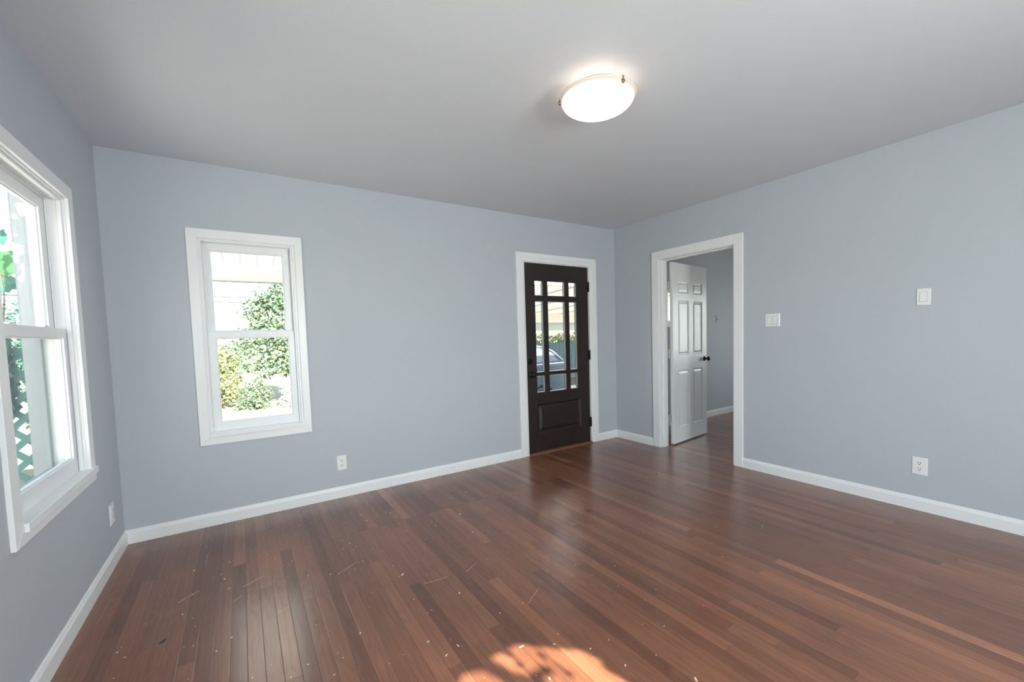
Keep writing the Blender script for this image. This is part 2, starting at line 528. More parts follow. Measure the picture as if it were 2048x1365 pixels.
MAT['cream_sheet'] = cover('cream_carport_sheet', (0.80, 0.74, 0.64), 0.17)

# ------------------------------------------------------------------ room shell
DOOR1 = (-1.300, -0.410, 0.0, 1.995)           # openings (along, z)
DOOR2 = (-1.4475, -0.637, 0.0, 2.0065)
WIN_L = (-1.415, -0.605, 0.605, 1.975)
WIN_B = (-3.932, -3.344, 0.605, 1.963)
WIN_F = (-2.80, -2.00, 0.605, 1.963)
WIN_R = (-4.60, -2.60, 0.605, 2.05)
WIN_H = (0.955, 1.55, 1.36, 1.80)
WIN_E = (-2.6, -1.2, 0.75, 1.95)

def structure(o, label, cat):
    return tag(o, label, cat, kind='structure')

fl = MB().box(-W - WT, RX + WT, YF - WT, WT, -0.15, 0.0)
structure(fl.build('floor', MAT['floor']), 'dark reddish brown strip wood floor running through both rooms', 'floor')
ce = MB().box(-W - WT, 0.055, YF - WT, WT, H, H + 0.25)
structure(ce.build('ceiling', MAT['ceil']), 'plain white ceiling of the living room', 'ceiling')
ce = MB().box(0.055, RX + WT, YF - WT, WT, 2.40, H + 0.25)
structure(ce.build('ceiling_bedroom', MAT['ceil']), 'dim white ceiling of the room beyond the white door', 'ceiling')

wb = MB().sheet(-W - WT, RX + WT, 0.0, H, 0.0, WT, [WIN_B, (DOOR1[0], DOOR1[1], -1, DOOR1[3]), WIN_H])
structure(wb.build('wall_back', MAT['wall']), 'blue-grey wall with the small window and the dark front door', 'wall')
left = lambda u, v, z: (-W - v, u, z)
right = lambda u, v, z: (v, u, z)
wl = MB(left).sheet(YF, 0.0, 0.0, H, 0.0, WT, [WIN_L, WIN_R])
structure(wl.build('wall_left', MAT['wall']), 'blue-grey wall at the left with the large window', 'wall')
wr = MB(right).sheet(YF, 0.0, 0.0, H, 0.0, 0.11, [(DOOR2[0], DOOR2[1], -1, DOOR2[3])])
structure(wr.build('wall_right', MAT['wall']), 'long blue-grey wall with the open white doorway and switches', 'wall')
wf = MB().sheet(-W - WT, RX + WT, 0.0, H, YF - WT, YF, [WIN_F])
structure(wf.build('wall_front', MAT['wall']), 'blue-grey wall behind the viewpoint', 'wall')
we = MB(right).sheet(YF, 0.0, 0.0, 2.42, RX, RX + WT, [WIN_E])
structure(we.build('wall_bedroom_end', MAT['wall']), 'far blue-grey wall of the next room', 'wall')

# baseboards: moulded top edge
BB = [(0.0, 0.0), (-0.013, 0.0), (-0.013, 0.066), (-0.0115, 0.071), (-0.0085, 0.075), (-0.0075, 0.081), (-0.005, 0.086), (-0.002, 0.088), (0.0, 0.088)]
def baseboard(name, runs, fn, label):
    b = MB(fn)
    for a, c in runs:
        b.hexa([(a, p, q) for p, q in BB], [(c, p, q) for p, q in BB])
    return structure(b.build(name, MAT['trim']), label, 'baseboard')
baseboard('baseboard_back', [(-W, -1.3925), (-0.3100, 0.0)], ident, 'white baseboard under the small window, running to the front door')
baseboard('baseboard_left', [(YF, 0.0)], left, 'white baseboard along the left wall')
baseboard('baseboard_right', [(-0.549, 0.0), (YF, -1.531)], right, 'white baseboard along the right wall, broken by the doorway')
baseboard('baseboard_bedroom', [(0.11, RX)], ident, 'white baseboard seen through the open doorway')

# ------------------------------------------------------------------ windows
def sash(parent, name, fn, o, i, v0, v1):
    s = MB(fn).frame(o, i, v0, v1)
    # glazing bead stepping down to the pane
    g = 0.006
    s.frame((i[0] - .001, i[1] + .001, i[2] - .001, i[3] + .001), (i[0] + g, i[1] - g, i[2] + g, i[3] - g), v0 + .009, v1 - .006)
    so = s.build(name, MAT['vinyl'], parent, bevel=0.0015)
    vm = (v0 + v1) / 2
    p = MB(fn).box(i[0], i[1], vm - .0015, vm + .0015, i[2], i[3]).build('pane', MAT['glass'], so)
    return so

def double_hung(name, fn, loc, co, ci, jb, lower, upper, stool, label, detail=True):
    """co, ci: casing outer and inner; jb: jamb inner; lower/upper: (outer, glass)"""
    e = empty(name, loc); structure(e, label, 'window')
    MB(fn).frame(co, ci, -0.015, 0.0).build('casing', MAT['trim'], e, bevel=0.002)
    op = (jb[0] - .02, jb[1] + .02, jb[2] - .02, jb[3] + .02)
    j = MB(fn).frame((ci[0] - .003, ci[1] + .003, ci[2] - .003, ci[3] + .003), jb, -0.0005, WT + 0.01)
    j.build('jamb', MAT['trim'], e, bevel=0.001)
    st = MB(fn)
    s = 0.011
    inn = (jb[0] + s, jb[1] - s, jb[2] + 0.0, jb[3] - s)
    st.frame((jb[0] - .002, jb[1] + .002, jb[2], jb[3] + .002), inn, 0.010, 0.026, 'LTR')
    st.frame((jb[0] - .002, jb[1] + .002, jb[2], jb[3] + .002), inn, 0.060, 0.066, 'LTR')
    st.frame((jb[0] - .002, jb[1] + .002, jb[2], jb[3] + .002), inn, 0.098, 0.122, 'LTR')
    st.build('stop', MAT['vinyl'], e, bevel=0.001)
    sash(e, 'lower_sash', fn, lower[0], lower[1], 0.029, 0.059)
    us = sash(e, 'upper_sash', fn, upper[0], upper[1], 0.067, 0.097)
    b = MB(fn).box(*stool, -0.026, 0.030, jb[2] - .002, jb[2] + .030)
    b.build('stool', MAT['trim'], e, bevel=0.002)
    MB(fn).box(jb[0] + .001, jb[1] - .001, 0.028, WT + .03, jb[2] - .002, jb[2] + .026).build('sill', MAT['vinyl'], e)
    if detail:
        zt = lower[0][3]
        for k in (0.28, 0.72):
            uc = lower[0][0] + k * (lower[0][1] - lower[0][0])
            l = MB(fn).box(uc - .034, uc + .034, 0.033, 0.056, zt, zt + .005).box(uc - .016, uc + .022, 0.036, 0.054, zt + .004, zt + .011)
            l.build('sash_lock', MAT['vinyl'], e, bevel=0.002)
    return e

double_hung('window_2', ident, (-3.64, 0, 0.56),
            (-3.982, -3.3005, 0.5585, 2.0184), (-3.925, -3.350, 0.611, 1.958), (-3.917, -3.366, 0.613, 1.952),
            ((-3.906, -3.379, 0.640, 1.330), (-3.858, -3.416, 0.702, 1.287)),
            ((-3.906, -3.379, 1.292, 1.942), (-3.863, -3.424, 1.336, 1.892)),
            (-3.927, -3.334), 'small white double-hung window on the back wall')
double_hung('window_1', left, (-W, -1.0, 0.56),
            (-1.4747, -0.544, 0.5650, 2.0330), (-1.405, -0.613, 0.625, 1.969), (-1.403, -0.6155, 0.605, 1.962),
            ((-1.392, -0.626, 0.632, 1.336), (-1.345, -0.668, 0.708, 1.292)),
            ((-1.392, -0.626, 1.292, 1.950), (-1.345, -0.690, 1.338, 1.900)),
            (-1.400, -0.546), 'large white double-hung window cut by the left edge of the photo')
MB(left).frame((-1.400, -0.620, 0.635, 1.325), (-1.360, -0.660, 0.675, 1.290), 0.108, 0.122).build('screen_frame', MAT['screen'], bpy.data.objects['window_1'], label='grey frame of the outside screen')
back_in = lambda u, v, z: (u, YF - v, z)
bed_in = lambda u, v, z: (RX + v, u, z)
def plain_window(name, fn, loc, op, label):
    e = empty(name, loc); structure(e, label, 'window')
    MB(fn).frame((op[0] - .06, op[1] + .06, op[2] - .06, op[3] + .06), (op[0] + .006, op[1] - .006, op[2] + .006, op[3] - .006), -0.015, 0.0).build('casing', MAT['trim'], e)
    zc = (op[2] + op[3]) / 2
    sash(e, 'lower_sash', fn, (op[0], op[1], op[2], zc + .02), (op[0] + .045, op[1] - .045, op[2] + .06, zc - .02), 0.03, 0.06)
    sash(e, 'upper_sash', fn, (op[0], op[1], zc - .02, op[3]), (op[0] + .045, op[1] - .045, zc + .02, op[3] - .05), 0.065, 0.095)
plain_window('window_3', back_in, (-2.4, YF, .6), WIN_F, 'white window behind the viewpoint that lets the sun in')
plain_window('window_4', left, (-W, -3.6, .6), WIN_R, 'wide white window added out of view on the left wall to let in light')  # unseen window put in to bring more light into the room
e = empty('window_5', (1.25, 0, 1.36)); structure(e, 'small high window hidden behind the open white door', 'window')
MB().frame((WIN_H[0] - .05, WIN_H[1] + .05, WIN_H[2] - .05, WIN_H[3] + .05), (WIN_H[0] + .005, WIN_H[1] - .005, WIN_H[2] + .005, WIN_H[3] - .005), -0.015, 0.0).build('casing', MAT['trim'], e)
sash(e, 'sash', ident, WIN_H, (WIN_H[0] + .03, WIN_H[1] - .03, WIN_H[2] + .03, WIN_H[3] - .03), 0.04, 0.07)
plain_window('window_6', bed_in, (RX, -1.9, .75), WIN_E, 'window added out of view in the far wall of the next room to light it')  # unseen, added so the bedroom's back wall gets light
portal((WIN_L[0] + WIN_L[1]) / 2 * 0 - W - WT - .03, (WIN_L[0] + WIN_L[1]) / 2, 1.29, .8, 1.4, (1, 0, 0))
portal((WIN_B[0] + WIN_B[1]) / 2, WT + .03, 1.29, .6, 1.4, (0, -1, 0))
portal((DOOR1[0] + DOOR1[1]) / 2, WT + .03, 1.25, .75, 1.3, (0, -1, 0))
portal(1.25, WT + .03, 1.58, .6, .45, (0, -1, 0))

# ------------------------------------------------------------------ front door
d1 = empty('door_1', (-0.86, 0, 0), label=None)
structure(d1, 'dark brown front door with nine small panes above one panel', 'door')
c1 = MB()
c1.legs_frame((-1.3921, -0.3104, 0.0, 2.0855), (-1.3050, -0.4170, 0.0, 2.0010), -0.009, 0.0)
c1.legs_frame((-1.3921, -0.3104, 0.0, 2.0855), (-1.3420, -0.3700, 0.0, 2.0390), -0.017, -0.007)
c1.build('casing', MAT['trim'], d1, bevel=0.003)
MB().legs_frame((-1.302, -0.408, 0.0, 1.997), (-1.2925, -0.4195, 0.0, 1.9895), -0.0085, WT).build('jamb', MAT['trim'], d1)
MB().legs_frame((-1.2935, -0.4185, 0.0, 1.9905), (-1.280, -0.432, 0.0, 1.977), 0.054, 0.075).build('stop', MAT['black'], d1)
cols = [(-1.156, -1.052), (-0.990, -0.757), (-0.700, -0.594)]
rows = [(0.645, 0.822), (0.858, 1.601), (1.660, 1.813)]
panes = [(a, b, c, d) for a, b in cols for c, d in rows]
SU0, SU1, SZ0, SZ1 = -1.2885, -0.4235, 0.024, 1.984
PAN = (-1.158, -0.567, 0.213, 0.521)
slab = MB().sheet(SU0, SU1, SZ0, SZ1, 0.008, 0.050, panes + [PAN]).build('slab', MAT['darkwood'], d1, bevel=0.006, segs=3)
# raised panel: sloping margin up to a flat field
rp_ = MB()
A = [(PAN[0], PAN[2]), (PAN[1], PAN[2]), (PAN[1], PAN[3]), (PAN[0], PAN[3])]
def inset(R, k): return [(R[0][0] + k, R[0][1] + k), (R[1][0] - k, R[1][1] + k), (R[2][0] - k, R[2][1] - k), (R[3][0] + k, R[3][1] - k)]
rings = [(A, 0.006), (inset(A, .006), 0.010), (inset(A, .014), 0.020), (inset(A, .024), 0.021), (inset(A, .052), 0.011), (inset(A, .058), 0.011)]
vr = [rp_.pts([(a, v, b) for a, b in R]) for R, v in rings]
for P, Q in zip(vr, vr[1:]):
    for k in range(4):
        rp_.face([P[k], P[(k + 1) % 4], Q[(k + 1) % 4], Q[k]])
rp_.face(vr[-1])
bk = rp_.pts([(a, 0.048, b) for a, b in A]); rp_.face(bk)
for k in range(4): rp_.face([vr[0][k], vr[0][(k + 1) % 4], bk[(k + 1) % 4], bk[k]])
rp_.build('raised_panel', MAT['darkwood'], slab)
for (a, b, c, d) in panes:
    p = MB().box(a - .002, b + .002, 0.027, 0.031, c - .002, d + .002).build('pane', MAT['bevelglass'], slab)
    MB().frame((a - .001, b + .001, c - .001, d + .001), (a + .009, b - .009, c + .009, d - .009), 0.021, 0.026).build('bevelled_edge', MAT['beveledge'], slab)
def knob_shape(m, c, s=1.0, axis='y', sg=-1):
    pr = [(.0, 0), (.031, 0), (.032, .004), (.026, .009), (.012, .012), (.0105, .030), (.014, .036), (.024, .042), (.0285, .052), (.027, .062), (.018, .069), (.0, .071)]
    return m.lathe([(max(r, .0004) * s, sg * h * s) for r, h in pr], c, axis, 28)
knob_shape(MB(), (-1.2290, 0.008, 0.840)).build('knob', MAT['bronze'], d1, smooth=True, label='dark bronze round knob')
db = MB().lathe([(.0004, 0), (.027, 0), (.028, -.005), (.022, -.013), (.0004, -.014)], (-1.2400, 0.008, 0.976), 'y', 28)
db.box(-1.2435, -1.2365, -0.018, -0.004, 0.962, 0.990)
db.build('deadbolt', MAT['bronze'], d1, label='dark bronze deadbolt turn')
for z0, z1 in ((0.190, 0.292), (0.958, 1.060), (1.722, 1.826)):
    h = MB().box(-0.4265, -0.4080, -0.0085, 0.0085, z0, z1).lathe([(.0075, z0 - .004), (.0075, z1 + .004)], (-0.4205, -0.006, 0), 'z', 12)
    h.build('hinge', MAT['black'], d1, label='black hinge')
MB().prism([(-0.030, 0.0), (-0.026, 0.010), (-0.012, 0.019), (0.090, 0.021), (0.090, 0.0)], -1.2915, -0.4200, 'x').build('threshold', MAT['threshold'], d1, label='reddish wooden threshold')

# ------------------------------------------------------------------ doorway and white six-panel door
d2 = empty('door_2', (0.0, -1.04, 0.0))
structure(d2, 'white doorway with a six-panel door standing open into the next room', 'door')
for v0, v1 in ((-0.016, 0.0), (0.11, 0.126)):
    MB(right).legs_frame((-1.5311, -0.5495, 0.0, 2.0900), (-1.4495, -0.6350, 0.0, 2.0045), v0, v1).build('casing', MAT['trim'], d2, bevel=0.003)
MB(right).legs_frame((-1.4485, -0.6360, 0.0, 2.0055), (-1.4400, -0.6445, 0.0, 1.9975), -0.006, 0.116).build('jamb', MAT['trim'], d2, bevel=0.001)
MB(right).legs_frame((-1.4405, -0.6440, 0.0, 1.9980), (-1.4290, -0.6555, 0.0, 1.9865), 0.034, 0.072).build('stop', MAT['trim'], d2, bevel=0.002)
ang = math.radians(7.0)
LW, LT = 0.765, 0.035
leaf = empty('door_leaf', (0.16, -0.682 + 1.04, 0.0), ang)   # origin: room-side hinge corner, x along the leaf
leaf.parent = d2
PNL = [(0.115, 0.345, 1.665, 1.790), (0.445, 0.655, 1.665, 1.790),
       (0.115, 0.345, 0.985, 1.580), (0.445, 0.655, 0.985, 1.580),
       (0.115, 0.345, 0.185, 0.812), (0.445, 0.655, 0.185, 0.812)]
MB().sheet(0, LW, 0.014, 1.986, 0.0, LT, PNL).build('slab', MAT['doorwhite'], leaf, local=True, bevel=0.002)
for (a, b, c, d) in PNL:
    m = MB()
    R0 = [(a, c), (b, c), (b, d), (a, d)]
    for sgn, base in ((1, 0.0), (-1, LT)):
        rr = [(R0, 0.0), (inset(R0, .006), 0.007), (inset(R0, .014), 0.009), (inset(R0, .030), 0.004), (inset(R0, .034), 0.0035)]
        vv = [m.pts([(p, base + sgn * v, q) for p, q in R]) for R, v in rr]
        for P, Q in zip(vv, vv[1:]):
            for k in range(4): m.face([P[k], P[(k + 1) % 4], Q[(k + 1) % 4], Q[k]])
        m.face(vv[-1])
    m.build('panel', MAT['doorwhite'], leaf, local=True)
kb = MB()
knob_shape(kb, (0.705, 0.0, 0.915), 0.92, 'y', -1)
knob_shape(kb, (0.705, LT, 0.915), 0.92, 'y', 1)
kb.build('knob', MAT['bronze'], leaf, local=True, smooth=True, label='dark bronze knob')
for z0 in (0.252, 0.962, 1.686):
    h = MB()
    h.box(0.108, 0.1265, -0.6580, -0.6445, z0, z0 + .092)
    h.box(0.128, 0.168, -0.6620, -0.6590, z0, z0 + .092)
    h.lathe([(.0078, z0 - .003), (.0078, z0 + .095)], (0.1345, -0.6535, 0), 'z', 14)
    h.build('hinge', MAT['nickel'], d2, label='silver hinge')

# ------------------------------------------------------------------ ceiling lamp
LX, LY = -2.190, -2.000
lamp = empty('ceiling_lamp', (LX, LY, H), label='round lit white glass ceiling lamp with brass clips', cat='lamp')
RR = 0.187; ZR = 2.388
pan = MB().lathe([(.0005, H - .001), (.075, H - .001), (.077, H - .012), (.070, H - .016), (.0005, H - .016)], (LX, LY, 0), 'z', 48)
pan.build('pan', MAT['trim'], lamp, smooth=False)
pr = []
n = 14
for k in range(n + 1):
    t = math.pi / 2 * k / n
    pr.append((max(0.175 * math.sin(t), .0005), ZR - 0.004 - 0.060 * math.cos(t)))
inner = [(r - .004 if r > .01 else .0005, z + .005) for r, z in pr[::-1]]
MB().lathe(pr + inner, (LX, LY, 0), 'z', 64).build('glass_bowl', MAT['opal'], lamp, smooth=True, label='bowl glowing white')
rim = [(0.172, ZR - .005), (0.181, ZR - .002), (RR, ZR + .003), (RR, ZR + .0065), (0.180, ZR + .002), (0.172, ZR - .001)]
MB().lathe(rim + [rim[0]], (LX, LY, 0), 'z', 64).build('rim', MAT['rim'], lamp, smooth=True, label='frosted rim around the bowl')
for a in (math.radians(264.5), math.radians(144.5), math.radians(24.5)):
    cxp, cyp = LX + (RR - .003) * math.cos(a), LY + (RR - .003) * math.sin(a)
    c = MB().lathe([(.0005, ZR - .018), (.006, ZR - .018), (.0085, ZR - .013), (.0085, ZR - .006), (.005, ZR - .002), (.005, ZR + .012), (.0005, ZR + .012)], (cxp, cyp, 0), 'z', 16)
    c.tube([(cxp, cyp, ZR + .010), (LX + .072 * math.cos(a), LY + .072 * math.sin(a), H - .008)], .003)
    c.build('clip', MAT['clip'], lamp, smooth=False, label='small brass clip')
ld = bpy.data.lights.new('lamp_bulb', 'POINT')
ld.energy = 1.7
ld.color = (1.0, 0.90, 0.80)
ld.shadow_soft_size = 0.03
lb = bpy.data.objects.new('lamp_bulb', ld)
COL.objects.link(lb)
lb.parent = lamp
lb.location = (0, 0, -0.055)

# ------------------------------------------------------------------ switches and outlets
def plate(m, u0, u1, z0, z1):
    k = 0.0035
    o4 = [(u0, z0), (u1, z0), (u1, z1), (u0, z1)]
    i4 = [(u0 + k, z0 + k), (u1 - k, z0 + k), (u1 - k, z1 - k), (u0 + k, z1 - k)]
    a = m.pts([(u, 0.0, z) for u, z in o4]); b = m.pts([(u, -0.003, z) for u, z in o4]); c = m.pts([(u, -0.0062, z) for u, z in i4])
    m.face(a); m.face(c)
    for P, Q in ((a, b), (b, c)):
        for q in range(4): m.face([P[q], P[(q + 1) % 4], Q[(q + 1) % 4], Q[q]])
    return m

def outlet(fn, loc, uc, zc, pw, ph, label):
    e = empty('outlet', loc, label=label, cat='outlet', group='white wall outlets')
    plate(MB(fn), uc - pw / 2, uc + pw / 2, zc - ph / 2, zc + ph / 2).build('plate', MAT['plastic'], e)
    for s in (1, -1):
        z = zc + s * 0.0195
        m = MB(fn)
        pr = [(uc + .0165 * math.cos(t), z + .0135 * math.sin(t)) for t in [2 * math.pi * k / 20 for k in range(20)]]
        m.hexa([(a, -0.004, b) for a, b in pr], [(a, -0.0085, b) for a, b in pr])
        ro = m.build('receptacle', MAT['plastic'], e)
        m = MB(fn)
        m.box(uc - .0078, uc - .0048, -0.0090, -0.0080, z - .001, z + .009)
        m.box(uc + .0048, uc + .0078, -0.0090, -0.0080, z - .001, z + .009)
        pr = [(uc + .0032 * math.cos(t), z - .0075 + .0032 * math.sin(t)) for t in [2 * math.pi * k / 10 for k in range(10)]]
        m.hexa([(a, -0.0080, b) for a, b in pr], [(a, -0.0090, b) for a, b in pr])
        m.build('slots', MAT['slot'], ro, label='dark plug slots')
    return e
outlet(ident, (-3.100, 0, 0.276), -3.100, 0.276, 0.073, 0.118, 'white outlet low on the back wall right of the small window')
outlet(left, (-W, -0.266, 0.288), -0.266, 0.288, 0.080, 0.117, 'white outlet on the left wall beside the corner, seen edge-on')
outlet(right, (0, -2.709, 0.298), -2.709, 0.298, 0.078, 0.117, 'white outlet low on the right wall')

def switch(fn, loc, u0, u1, z0, z1, rockers, label):
    e = empty('light_switch', loc, label=label, cat='switch')
    plate(MB(fn), u0, u1, z0, z1).build('plate', MAT['plastic'], e)
    for (a, b, c, d) in rockers:
        m = MB(fn)
        fr = [(a - .0022, b + .0022, c - .0022, d + .0022), (a, b, c, d)]
        m.hexa([(a, -.005, c), (b, -.005, c), (b, -.005, d), (a, -.005, d)],
               [(a, -.0105, c), (b, -.0105, c), (b, -.0075, d), (a, -.0075, d)])
        ro = m.build('rocker', MAT['plastic'], e, bevel=.0008)
        MB(fn).frame(fr[0], fr[1], -.0066, -.0045).build('gap_line', MAT['slot_grey'], ro)
    return e
MAT['slot_grey'] = plain('grey_gap', (0.42, 0.42, 0.43), 0.6)
switch(right, (0, -1.776, 1.312), -1.834, -1.718, 1.259, 1.366,
       [(-1.770, -1.738, 1.281, 1.345), (-1.817, -1.785, 1.281, 1.345)], 'white double rocker switch beside the open doorway')
switch(right, (0, -2.709, 1.416), -2.743, -2.674, 1.362, 1.470,
       [(-2.725, -2.691, 1.386, 1.448)], 'white single rocker switch, the higher one, far right')
e = empty('blank_plate', (2.10, 0, 1.41), label='small painted wall plate on the dim wall behind the white door', cat='plate')
plate(MB(), 2.068, 2.138, 1.36, 1.465).build('plate', MAT['wall'], e)
MB().box(2.098, 2.108, -0.014, -0.005, 1.395, 1.415).build('toggle', MAT['plastic'], e)

# ------------------------------------------------------------------ crumbs on the floor
ch = MB()
rnd = random.Random(3)
def chip(x, y, L, wd, a, h=.0016):
    ca, sa = math.cos(a), math.sin(a)
    q = [(-L / 2, -wd / 2), (L / 2, -wd / 2 * rnd.uniform(.5, 1)), (L / 2 * rnd.uniform(.7, 1), wd / 2), (-L / 2 * rnd.uniform(.7, 1), wd / 2)]
    ch.hexa([(x + a_ * ca - b_ * sa, y + a_ * sa + b_ * ca, 0.0) for a_, b_ in q], [(x + a_ * ca - b_ * sa, y + a_ * sa + b_ * ca, h) for a_, b_ in q])
for (x, y, L, wd, a) in [(-2.435, -2.685, .018, .007, .9), (-3.073, -1.394, .022, .008, .8), (-3.055, -2.037, .016, .004, 1.6), (-3.114, -2.059, .012, .006, .6),
                         (-2.497, -0.881, .014, .008, .2), (-2.850, -2.191, .020, .004, -.1), (-2.815, -1.964, .006, .004, .4)]:
    chip(x, y, L, wd, a)
for _ in range(170):
    x, y = rnd.uniform(-4.25, -2.2), rnd.uniform(-2.6, -0.3)
    if rnd.random() < .5: x = rnd.uniform(-4.2, -2.9)
    s = rnd.choice([.0018, .002, .0025, .003, .004, .006])
    chip(x, y, s * rnd.uniform(1, 2.2), s, rnd.uniform(0, 3.1), .0008)
for _ in range(60):
    chip(rnd.uniform(-3.0, -0.3), rnd.uniform(-2.6, -0.6), rnd.choice([.003, .004, .006]), .003, rnd.uniform(0, 3.1), .0008)
for (x, y, L, a) in [(-3.95, -.55, .15, 1.55), (-3.75, -1.0, .06, .5), (-3.7, -.97, .05, .45), (-3.80, -1.12, .05, .8), (-3.30, -1.15, .13, .55), (-2.95, -1.55, .12, -.1),
                     (-4.0, -.95, .10, .7), (-2.62, -1.95, .12, .55), (-2.75, -1.55, .10, .5), (-3.62, -1.35, .05, .3)]:
    for k in range(8):
        t = (k - 3.5) / 8
        chip(x + L * t * math.cos(a), y + L * t * math.sin(a) + .004 * t * t, L / 8.5, .0011, a, .0005)
tag(ch.build('paint_flecks', MAT['chip']), 'pale paint flecks and dust scattered over the brown floor', 'debris', kind='stuff')

for x, y, a, lab in ((-4.059, -1.285, .7, 'small dark splinter on the floor near the left baseboard'), (-0.75, -1.174, .2, 'small dark chip on the floor in front of the doorway')):
    q = [(-.016, -.002), (.004, -.006), (.017, 0), (.003, .005)]
    ca, sa = math.cos(a), math.sin(a)
    R = [(x + p * ca - t * sa, y + p * sa + t * ca) for p, t in q]
    o = MB().hexa([(p, t, 0.0) for p, t in R], [(p, t, .003) for p, t in R]).build('wood_chip', MAT['slot'])
    tag(o, lab, 'chip', 'dark chips on the floor')

# ------------------------------------------------------------------ outside
def sid(o, label, cat, group=None): return tag(o, label, cat, group)
gd = MB()
GN = 40
gd.box(-250, 250, -250, 250, GROUND - 0.3, GROUND)
structure(gd.build('ground', MAT['ground']), 'sunlit dry lawn outside the windows', 'ground')

sid(MB().box(-8.0, -5.06, -8.0, 0.9, GROUND, GROUND + .02).build('bounce_slab', MAT['path']), 'unseen pale slab added outside the left wall to bounce sun indoors', 'path')  # added out of view to throw sunlight up through the left window
sid(MB().box(-5.0, -0.9, 4.2, 8.05, GROUND, GROUND + .02).build('back_path', MAT['path']), 'pale sunlit concrete path beyond the porch, at the foot of the small window', 'path')
# porch outside the small window
po = empty('porch_roof', (-3.4, 0.0, 2.3), label='white boarded porch roof outside the small window', cat='roof')
dk = MB()
dk.face(dk.pts([(-4.62, 0.125, 2.30), (-2.2, 0.125, 2.30), (-2.2, 2.5, 2.06), (-4.62, 2.5, 2.06)]))
dk.build('deck', MAT['patio_sheet'], po)
for k in range(16):
    x = -4.58 + k * .15
    MB().hexa([(x, 0.13, 2.291), (x + .010, 0.13, 2.291), (x + .010, 1.99, 2.103), (x, 1.99, 2.103)],
            [(x, 0.13, 2.302), (x + .010, 0.13, 2.302), (x + .010, 1.99, 2.114), (x, 1.99, 2.114)]).build('batten', MAT['porchwhite'], po)
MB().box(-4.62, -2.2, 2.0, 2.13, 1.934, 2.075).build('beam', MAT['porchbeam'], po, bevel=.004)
for x in (-4.62, -2.30):
    MB().box(x, x + .1, 2.01, 2.12, GROUND, 1.936).build('post', MAT['porchwhite'], po, bevel=.004)
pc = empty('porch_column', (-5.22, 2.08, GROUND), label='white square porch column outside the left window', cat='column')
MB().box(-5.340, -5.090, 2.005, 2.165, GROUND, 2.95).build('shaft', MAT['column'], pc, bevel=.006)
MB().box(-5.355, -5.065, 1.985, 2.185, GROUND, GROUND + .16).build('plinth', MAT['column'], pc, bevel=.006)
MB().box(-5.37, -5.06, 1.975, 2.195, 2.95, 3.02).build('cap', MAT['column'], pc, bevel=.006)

# green lattice and vine left of the column
lt = MB()
p_, wd_ = 0.195, 0.052
x0, x1, z0, z1 = -6.6, -5.345, GROUND, 1.25
def strip(ax, az, bx, bz, y0, y1):
    d = Vector((bx - ax, bz - az)).normalized(); nn = Vector((-d.y, d.x)) * wd_ / 2
    q = [(ax + nn.x, az + nn.y), (ax - nn.x, az - nn.y), (bx - nn.x, bz - nn.y), (bx + nn.x, bz + nn.y)]
    lt.hexa([(a, y0, b) for a, b in q], [(a, y1, b) for a, b in q])
k = -12
while k < 24:
    c = x0 + k * p_ + 0.035
    for sgn, ya in ((1, 2.12), (-1, 2.128)):
        # z - z0 = sgn*(x - c)
        pts_ = []
        for z in (z0, z1):
            x = c + sgn * (z - z0)
            pts_.append((x, z))
        (ax, az), (bx, bz) = pts_
        def clipx(ax, az, bx, bz):
            if max(ax, bx) < x0 or min(ax, bx) > x1: return None
            t0, t1 = 0.0, 1.0
            dx = bx - ax
            ta, tb = sorted(((x0 - ax) / dx, (x1 - ax) / dx))
            t0, t1 = max(t0, ta), min(t1, tb)
            if t1 - t0 < .02: return None
            return (ax + dx * t0, az + (bz - az) * t0, ax + dx * t1, az + (bz - az) * t1)
        s = clipx(ax, az, bx, bz)
        if s: strip(*s, ya, ya + .008)
    k += 1
lt.box(x0, x1, 2.112, 2.144, z1 - .03, z1 + .02).box(x0, x0 + .05, 2.112, 2.144, z0, z1)
sid(lt.build('lattice_panel', MAT['lattice']), 'green diamond lattice panel beside the porch column', 'lattice')

vine = empty('climbing_vine', (-5.8, 2.15, GROUND), label='leafy green vine covering the lattice outside the left window', cat='vine')
rv = random.Random(11)
vm = MB()
for _ in range(1500):
    x = rv.uniform(-6.6, -5.43); z = rv.uniform(0.70, 1.32 + .12 * math.sin(x * 9))
    y = 2.10 + rv.uniform(-.10, .10)
    vm.leaf((x, y, z), (rv.uniform(-.5, .5) if x < -5.55 else rv.uniform(-.6, -.1), rv.uniform(-.3, .3), -1), (rv.uniform(-.4, .4), -1, rv.uniform(.1, .9)), rv.uniform(.07, .13), rv.uniform(.06, .10))
vm.build('foliage', MAT['leaf_teal'], vine, recalc=False)
st_ = MB()
st_.tube([(-5.62, 2.16, GROUND), (-5.60, 2.17, .6), (-5.50, 2.15, 1.2), (-5.46, 2.16, 1.75), (-5.49, 2.16, 2.25), (-5.52, 2.16, 2.40)], [.012, .01, .008, .005, .004, .003])
st_.tube([(-5.52, 2.16, 1.98), (-5.43, 2.165, 1.90), (-5.40, 2.166, 1.83)], .003)
st_.build('stem', MAT['bark'], vine)
